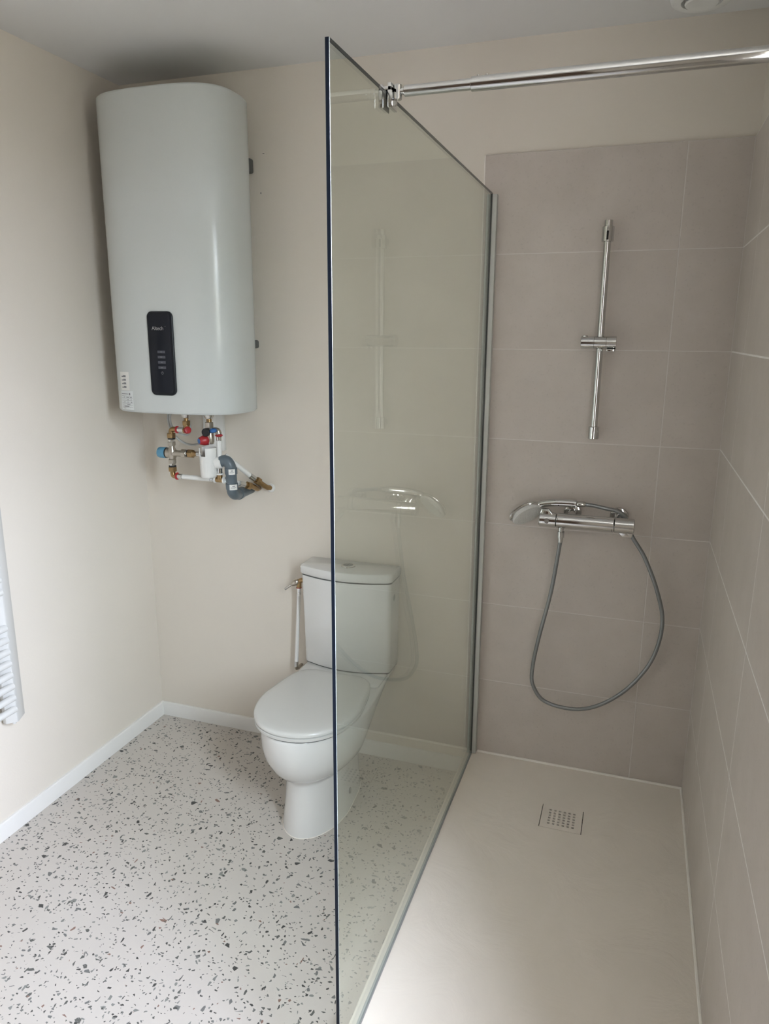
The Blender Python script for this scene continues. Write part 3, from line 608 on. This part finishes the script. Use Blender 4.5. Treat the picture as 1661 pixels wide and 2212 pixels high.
M().sweep([P3(0.444, 1.304, -0.206), P3(0.455, 1.310, -0.210), P3(0.470, 1.311, -0.208)], 0.006, n=12, sub=5, rf=lambda q: 0.004+0.005*math.sin(q*math.pi*0.9)).build('shutoff_lever', BLUEP, sg)
kd = Vector((-0.52, -0.85, -0.06)).normalized()
kn = M().lathe([(0, 0.0165), (0.004, 0.0190), (0.018, 0.0190), (0.036, 0.0130), (0.038, 0.0110)], P3(0.423, 1.273, -0.188), kd, 28).build('drain_knob', REDP, sg)
M().lathe([(0, 0.0100), (0.0012, 0.0100)], P3(0.423, 1.273, -0.188)+kd*0.0378, kd, 20).build('knob_cap', BLUEP, kn)

sy = thing('discharge_siphon', 'white discharge cup with grey plastic trap under the safety valve', 'siphon', P3(0.43, 1.137))
CC = P3(0.4275, 1.137, -0.205); n = 40
rings = []
for z, r in ((0.0, 0.026), (0.004, 0.0285), (0.010, 0.0295), (0.075, 0.0312), (0.0755, 0.0325), (0.080, 0.0325)):
    rings.append([CC+Vector((r*math.cos(2*math.pi*k/n), r*math.sin(2*math.pi*k/n), z)) for k in range(n)])
cup = M().loft(rings, True, False)
inner = [[CC+Vector((r*math.cos(2*math.pi*k/n), r*math.sin(2*math.pi*k/n), z)) for k in range(n)] for z, r in ((0.080, 0.0325), (0.080, 0.0295), (0.030, 0.0280))]
cup.loft(inner, False, True)
# upstand around the back and right side of the rim, leaving a notch at the front left
for a0, a1 in ((-75, 165), (200, 238)):
    st = 14; o1 = []
    for k in range(st+1):
        a = math.radians(a0+(a1-a0)*k/st); o1.append((math.cos(a), math.sin(a)))
    rr = [[CC+Vector((c*r, s*r, z)) for r, z in ((0.0320, 0.078), (0.0320, 0.110), (0.0295, 0.110), (0.0295, 0.078))] for c, s in o1]
    cup.loft(rr)
cup.build('discharge_cup', PEX, sy, smooth=45)
M().cyl(P3(0.452, 1.190, -0.198), P3(0.4765, 1.193, -0.192), 0.0215, n=24, ch=0.001).build('cup_outlet', PEX, sy)
pv = M(); pv.sweep([P3(0.4735, 1.196, -0.192), P3(0.484, 1.199, -0.190), P3(0.497, 1.196, -0.188), P3(0.506, 1.182, -0.186), P3(0.508, 1.168, -0.184)], 0.0205, n=22, sub=6)
pv.build('upper_bend', PVC, sy)
M().cyl(P3(0.508, 1.174, -0.184), P3(0.508, 1.150, -0.184), 0.0228, n=26, ch=0.001).build('socket_ring', PVC, sy)
M().cyl(P3(0.508, 1.152, -0.184), P3(0.508, 1.110, -0.182), 0.0200, n=22).build('drop_pipe', PVC, sy)
lo = M(); lo.cyl(P3(0.508, 1.116, -0.182), P3(0.508, 1.094, -0.181), 0.0228, n=26, ch=0.001)
lo.sweep([P3(0.508, 1.098, -0.181), P3(0.508, 1.085, -0.180), P3(0.507, 1.072, -0.166), P3(0.500, 1.064, -0.135), P3(0.492, 1.061, -0.09), P3(0.484, 1.060, -0.0)], 0.0205, n=22, sub=6)
lo.build('lower_bend', PVC, sy)
M().cyl(P3(0.4975, 1.0625, -0.122), P3(0.4930, 1.0612, -0.098), 0.0228, n=26, ch=0.001).build('socket_ring', PVC, sy)
def sticker(z, h, w, rr, yy):
    c_ = P3(0.508, z, yy); a = [math.radians(-82+(w*k/6)) for k in range(7)]
    q = M().loft([[c_+Vector((rr*math.cos(t), rr*math.sin(t), dz)) for t in a] for dz in (-h/2, h/2)], False, False, closed=False).build('sticker', PAPER, sy)
    mm = M()
    for dz, a0, a1, hh in ((0.004, 2, 4, .0035), (-0.001, 1, 5, .001), (-0.004, 1, 4, .001)):
        mm.loft([[c_+Vector(((rr+.0003)*math.cos(t), (rr+.0003)*math.sin(t), dz+e_)) for t in a[a0:a1+1]] for e_ in (-hh/2, hh/2)], False, False, closed=False)
    mm.build('sticker_print', PRINTM, q)
sticker(1.1615, 0.020, 60, 0.0232, -0.184); sticker(1.1040, 0.020, 75, 0.0232, -0.1815)

fp = thing('wall_feed_pipe', 'short pipe with brass coupling running behind the grey trap into the wall', 'pipe', P3(0.514, 1.06, -0.01))
A_, B_ = P3(0.4845, 1.127, -0.188), P3(0.5140, 1.060, 0.0)
def lerp(t): return A_+(B_-A_)*t
M().cyl(lerp(0.0), lerp(0.16), 0.0102, ch=0.001).build('press_sleeve', CHROME, fp)
M().cyl(lerp(0.10), lerp(0.42), 0.0088).build('pipe_tube', PEX, fp)
# the visible end leans out to the right of the trap before turning into the wall
C0, C1, C2 = P3(0.520, 1.110, -0.150), P3(0.537, 1.094, -0.105), P3(0.540, 1.083, -0.075)
M().cyl(lerp(0.16), C0, 0.0088).build('pipe_tube', PEX, fp)
M().cyl(C0, C0+(C1-C0)*0.55, 0.0105, ch=0.001).build('press_sleeve', CHROME, fp)
M().cyl(C0+(C1-C0)*0.5, C1, 0.0085).build('nipple', BRASS, fp)
hexnut(M(), C0+(C1-C0)*0.75, C1+(C2-C1)*0.2, 0.0150).build('union_nut', BRASS, fp, bevel=0.0015, smooth=20)
M().sweep([C1, C2, P3(0.536, 1.070, -0.045), P3(0.524, 1.064, -0.015), P3(0.520, 1.063, 0.0)], 0.0100, n=16, sub=5).build('elbow', BRASS, fp)

cp = thing('cold_feed_pipe', 'white sloping pipe with brass elbow ending at the round wall collar', 'pipe', P3(0.57, 1.068, -0.01))
D = [P3(0.4740, 1.215, -0.165), P3(0.505, 1.178, -0.140), P3(0.5300, 1.130, -0.088), P3(0.5440, 1.110, -0.066), P3(0.5560, 1.090, -0.042)]
M().sweep(D[:3], 0.0090, n=16, sub=6).build('pipe_tube', PEX, cp)
M().cyl(D[2], D[2]+(D[3]-D[2])*0.85, 0.0108, ch=0.001).build('press_sleeve', CHROME, cp)
M().cyl(D[2]+(D[3]-D[2])*0.8, D[3]+(D[4]-D[3])*0.3, 0.0085).build('nipple', BRASS, cp)
hexnut(M(), D[3]+(D[4]-D[3])*0.05, D[3]+(D[4]-D[3])*0.6, 0.0155).build('union_nut', BRASS, cp, bevel=0.0015, smooth=20)
M().sweep([D[3]+(D[4]-D[3])*0.5, D[4], P3(0.566, 1.074, -0.022), P3(0.571, 1.069, -0.004)], 0.0098, n=16, sub=5).build('elbow', BRASS, cp)
M().lathe([(0, 0.017), (0.004, 0.0168), (0.006, 0.014), (0.0062, 0.011)], P3(0.573, 1.068, 0.0), (0, -1, 0), 24).build('wall_collar', PEX, cp)

cb = thing('power_cable', 'white power cable looping below the water heater', 'cable', (0.21, -0.09, 1.24))
M().sweep([(0.215, -0.10, 1.3715), (0.192, -0.095, 1.350), (0.188, -0.09, 1.310), (0.200, -0.085, 1.275), (0.232, -0.08, 1.243), (0.275, -0.075, 1.230), (0.315, -0.065, 1.240), (0.335, -0.03, 1.255), (0.338, -0.021, 1.270)], 0.0042, n=10, sub=8).build('cable_run', CABLE, cb)
M().sweep([(0.232, -0.11, 1.3715), (0.207, -0.105, 1.345), (0.204, -0.10, 1.312), (0.215, -0.095, 1.290), (0.240, -0.09, 1.272), (0.270, -0.09, 1.272), (0.290, -0.10, 1.295), (0.292, -0.11, 1.330), (0.280, -0.12, 1.3715)], 0.0040, n=10, sub=8).build('cable_loop', CABLE, cb)
tk = thing('cable_trunking', 'white plastic cable trunking on the wall behind the pipes', 'trunking', (0.337, -0.01, 1.20))
M().box((0.294, -0.018, 1.205), (0.381, 0.0, 1.55)).build('trunking_base', PEX, tk, bevel=0.001)
M().box((0.297, -0.0205, 1.206), (0.353, -0.0181, 1.55)).build('trunking_cover', PEX, tk, bevel=0.0008)

# ------------------------------------------------------------------ toilet
TCX = 0.927
toilet = thing('toilet', 'white close-coupled toilet with its lid down', 'toilet', (TCX, -0.35, 0))
def egg(z, w, yf, yb, wb, n=56, ex=2.0, cx=TCX):
    """front half ellipse, back squarer; wb = half width at the back"""
    r = []; ym_ = yf+(yb-yf)*0.50
    for k in range(n):
        t = 2*math.pi*k/n; c, s = math.cos(t), math.sin(t)
        if s <= 0:
            x = w*math.copysign(abs(c)**(2/ex), c); y = ym_+(ym_-yf)*math.copysign(abs(s)**(2/ex), s)
        else:
            q = abs(s)**(2/5.5); ww = w+(wb-w)*q; x = ww*math.copysign(abs(c)**(2/5.5), c); y = ym_+(yb-ym_)*q
        r.append(Vector((cx+x, y, z)))
    return r
bw = M()
bw.loft([egg(0.0, 0.112, -0.570, -0.175, 0.098), egg(0.012, 0.111, -0.569, -0.175, 0.098), egg(0.06, 0.106, -0.560, -0.180, 0.096), egg(0.12, 0.101, -0.552, -0.182, 0.094), egg(0.180, 0.099, -0.549, -0.175, 0.094), egg(0.198, 0.100, -0.551, -0.168, 0.096),
         egg(0.207, 0.112, -0.564, -0.162, 0.100), egg(0.222, 0.134, -0.588, -0.152, 0.108), egg(0.248, 0.154, -0.611, -0.138, 0.118), egg(0.285, 0.1695, -0.631, -0.115, 0.128), egg(0.325, 0.1765, -0.643, -0.085, 0.140), egg(0.365, 0.1790, -0.648, -0.045, 0.155), egg(0.394, 0.1795, -0.6490, -0.018, 0.165), egg(0.402, 0.1780, -0.6475, -0.015, 0.166), egg(0.406, 0.172, -0.641, -0.016, 0.164)])
bw.build('bowl', CERAMIC, toilet, smooth=60)
# deck that carries the cistern
def tank_ring(z, w, yf, bow, yb=-0.012, rc=0.018, n=20, rb=0.006):
    r = [Vector((TCX-w, yb, z)), Vector((TCX+w, yb, z))]
    # right side down to the corner, bowed front, left side
    for k in range(5): 
        a = math.radians(0-90*k/4*0.9); r.append(Vector((TCX+w-rc+rc*math.cos(a), yf+rc+rc*math.sin(a), z)))
    for k in range(1, n):
        q = 1-2*k/n; r.append(Vector((TCX+(w-rc)*q, yf-bow*(1-q*q), z)))
    for k in range(5):
        a = math.radians(-90-90*(k/4)*0.9-9); r.append(Vector((TCX-w+rc+rc*math.cos(a), yf+rc+rc*math.sin(a), z)))
    return r
M().loft([tank_ring(0.345, 0.135, -0.200, 0.0), tank_ring(0.395, 0.160, -0.218, 0.006), tank_ring(0.412, 0.163, -0.222, 0.008), tank_ring(0.416, 0.158, -0.217, 0.008)]).build('deck', CERAMIC, toilet, smooth=50)
M().loft([tank_ring(0.4200, 0.1700, -0.1138, 0.0315), tank_ring(0.4225, 0.1715, -0.115, 0.032), tank_ring(0.60, 0.1745, -0.118, 0.033), tank_ring(0.7705, 0.1780, -0.122, 0.034)]).build('cistern', CERAMIC, toilet, smooth=50)
M().loft([tank_ring(0.4145, 0.1690, -0.1130, 0.031), tank_ring(0.4205, 0.1690, -0.1130, 0.031)]).build('cistern_gasket', GASKET_SHADE, toilet, smooth=50)
M().loft([tank_ring(0.7695, 0.1768, -0.1208, 0.034), tank_ring(0.7768, 0.1768, -0.1208, 0.034)]).build('lid_shadow_strip', GASKET_SHADE, toilet, smooth=50)  # dark strip stands in for the shadow line under the cistern lid
lid = M().loft([tank_ring(0.7765, 0.1790, -0.1235, 0.035, -0.010), tank_ring(0.781, 0.1825, -0.127, 0.035, -0.010), tank_ring(0.803, 0.1825, -0.127, 0.035, -0.010), tank_ring(0.809, 0.1805, -0.125, 0.035, -0.011), tank_ring(0.812, 0.175, -0.119, 0.035, -0.015)]).build('cistern_lid', CERAMIC, toilet, smooth=45)
FBX, FBY = 0.9250, -0.080
fb = M().lathe([(0, 0.027), (0.003, 0.0265), (0.0045, 0.0235)], (FBX, FBY, 0.8115), (0, 0, 1), 32).build('flush_button', CHROME, lid)
M().lathe([(0, 0.0185), (0.0015, 0.018), (0.002, 0.016)], (FBX, FBY, 0.8158), (0, 0, 1), 28).build('button_half', PLUG, fb)
M().box((FBX-0.0005, FBY-0.0165, 0.8172), (FBX+0.0005, FBY+0.0165, 0.8180)).build('button_split', DARK, fb, smooth=0)
M().lathe([(0, 0.0125), (0.0015, 0.0125), (0.002, 0.011)], (TCX+0.1762, -0.075, 0.708), (1, 0, 0), 20).build('side_plug', PLUG, toilet)
M().lathe([(0, 0.0115), (0.003, 0.011), (0.004, 0.008)], (TCX+0.1035, -0.345, 0.062), (1, 0, 0.1), 20).build('fixing_cap', PLUG, toilet)
M().cyl((TCX+0.132, -0.105, 0.335), (TCX+0.132, -0.105, 0.372), 0.010, n=14).build('cistern_bolt', GASKET_SHADE, toilet)
# seat ring and closed lid
def seat_ring(z, ins): return egg(z, 0.180-ins, -0.655+ins, -0.200-ins, 0.150-ins, ex=2.15)
M().loft([seat_ring(0.4095, 0.007), seat_ring(0.4110, 0.0025), seat_ring(0.4195, 0.0015), seat_ring(0.4215, 0.005)]).build('seat', SEATP, toilet, smooth=60)
lr = [seat_ring(0.4243, 0.006), seat_ring(0.4258, 0.0016), seat_ring(0.4330, 0.0010), seat_ring(0.4385, 0.0045), seat_ring(0.4410, 0.011), seat_ring(0.4425, 0.030), seat_ring(0.4435, 0.070), seat_ring(0.4440, 0.120)]
M().loft(lr).build('seat_lid', SEATP, toilet, smooth=60)
M().loft([seat_ring(0.4050, 0.0085), seat_ring(0.4250, 0.0085)]).build('seat_shadow_filler', GASKET_SHADE, toilet, smooth=60)  # dark filler paints the shade in the gaps around seat and lid
for s in (-1, 1): M().cyl((TCX+s*0.075-0.018, -0.203, 0.428), (TCX+s*0.075+0.018, -0.203, 0.428), 0.010, n=18, ch=0.001).build('hinge', SEATP, toilet)
M().loft([egg(0.0, 0.1135, -0.5715, -0.1735, 0.0995), egg(0.0022, 0.1130, -0.5710, -0.1740, 0.0990)]).build('base_sealant', SEAL, toilet)

# ------------------------------------------------------------------ toilet water supply
vs_ = thing('stop_valve', 'small brass stop valve with metal lever beside the cistern', 'valve', (0.703, -0.05, 0.70))
M().sweep([(0.707, -0.05, 0.690), (0.708, -0.05, 0.712), (0.716, -0.05, 0.722), (0.735, -0.05, 0.724)], 0.0095, n=14, sub=5).build('elbow', BRASS, vs_)
M().lathe([(0, 0.008), (0.006, 0.012), (0.016, 0.0125), (0.026, 0.009), (0.034, 0.0055)], (0.706, -0.052, 0.720), (-0.80, -0.25, -0.50), 16).build('valve_head', NICKEL, vs_)
M().sweep([(0.683, -0.060, 0.706), (0.668, -0.064, 0.694), (0.655, -0.068, 0.684)], 0.0042, n=10, sub=4).build('lever', STEEL, vs_)
M().lathe([(0, 0.0105), (0.003, 0.0105)], (0.7065, -0.05, 0.690), (0, 0, 1), 16).build('washer', REDP, vs_)
sp2 = thing('cistern_supply_pipe', 'thin white supply pipe rising beside the cistern', 'pipe', (0.688, -0.05, 0.36))
M().cyl((0.6885, -0.05, 0.378), (0.7055, -0.05, 0.664), 0.0072, n=16).build('pipe_tube', PEX, sp2)
M().cyl((0.7055, -0.05, 0.664), (0.7068, -0.05, 0.690), 0.0080, n=16, ch=0.0008).build('upper_sleeve', CHROME, sp2)
M().cyl((0.6872, -0.05, 0.356), (0.6885, -0.05, 0.378), 0.0082, n=16, ch=0.0008).build('lower_sleeve', CHROME, sp2)
M().sweep([(0.6872, -0.05, 0.356), (0.6865, -0.046, 0.346), (0.6865, -0.03, 0.342), (0.6865, 0.0, 0.342)], 0.0070, n=12, sub=5).build('wall_elbow', NICKEL, sp2)

# ------------------------------------------------------------------ towel radiator on the left wall
radi = thing('towel_radiator', 'white ladder towel radiator on the side wall', 'radiator', (0.03, -1.08, 0.41))
ZB, ZT = 0.406, 1.75
for s, yc in ((1, -0.818), (-1, -1.300)):
    sec = [(0.014, yc-s*0.032), (0.014, yc+s*0.038), (0.030, yc+s*0.044), (0.052, yc-s*0.004), (0.052, yc-s*0.010), (0.030, yc-s*0.034)]
    M().loft([[Vector((x, y, z)) for x, y in sec] for z in (ZB, ZT)]).build('side_rail', RAD, radi, bevel=0.0012, smooth=30)
    M().cyl((0.034, yc-s*0.006, ZB-0.010), (0.034, yc-s*0.006, ZB+0.002), 0.006, n=12).build('end_plug', RAD, radi)
    for zz in (0.62, 1.55): M().cyl((0.0, yc, zz), (0.015, yc, zz), 0.010, n=14).build('wall_stud', RAD, radi)
zl_ = [0.454+0.0402*k for k in range(8)]+[0.856+0.0415*k for k in range(8)]+[1.30+0.0415*k for k in range(8)]
tube0 = M().cyl((0.050, -0.826, 0), (0.050, -1.292, 0), 0.0115, n=18, ch=0.003).build('tube', RAD, radi)
tube0.location.z = zl_[0]
for z in zl_[1:]:
    o = tube0.copy(); COL.objects.link(o); o.location.z = z

# ------------------------------------------------------------------ ceiling vent
vent = thing('ceiling_vent', 'round white extractor vent on the ceiling above the shower', 'vent', (1.968, -0.175, CZ))
M().lathe([(0, 0.082), (0.010, 0.082), (0.026, 0.076), (0.030, 0.070), (0.030, 0.052), (0.016, 0.048)], (1.968, -0.175, CZ), (0, 0, -1), 48).build('vent_rim', VENTW, vent)
M().lathe([(0.0, 0.012), (0.012, 0.040), (0.018, 0.043), (0.022, 0.040)], (1.968, -0.175, CZ-0.014), (0, 0, -1), 40).build('vent_cone', VENTW, vent)

# two pencil marks left on the wall beside the heater
M().box((0.580, -0.0006, 2.262), (0.5865, 0, 2.264)).build('pencil_mark', PRINTD, wall_back, smooth=0)
M().box((0.567, -0.0006, 2.132), (0.5695, 0, 2.138)).build('pencil_mark', PRINTD, wall_back, smooth=0)
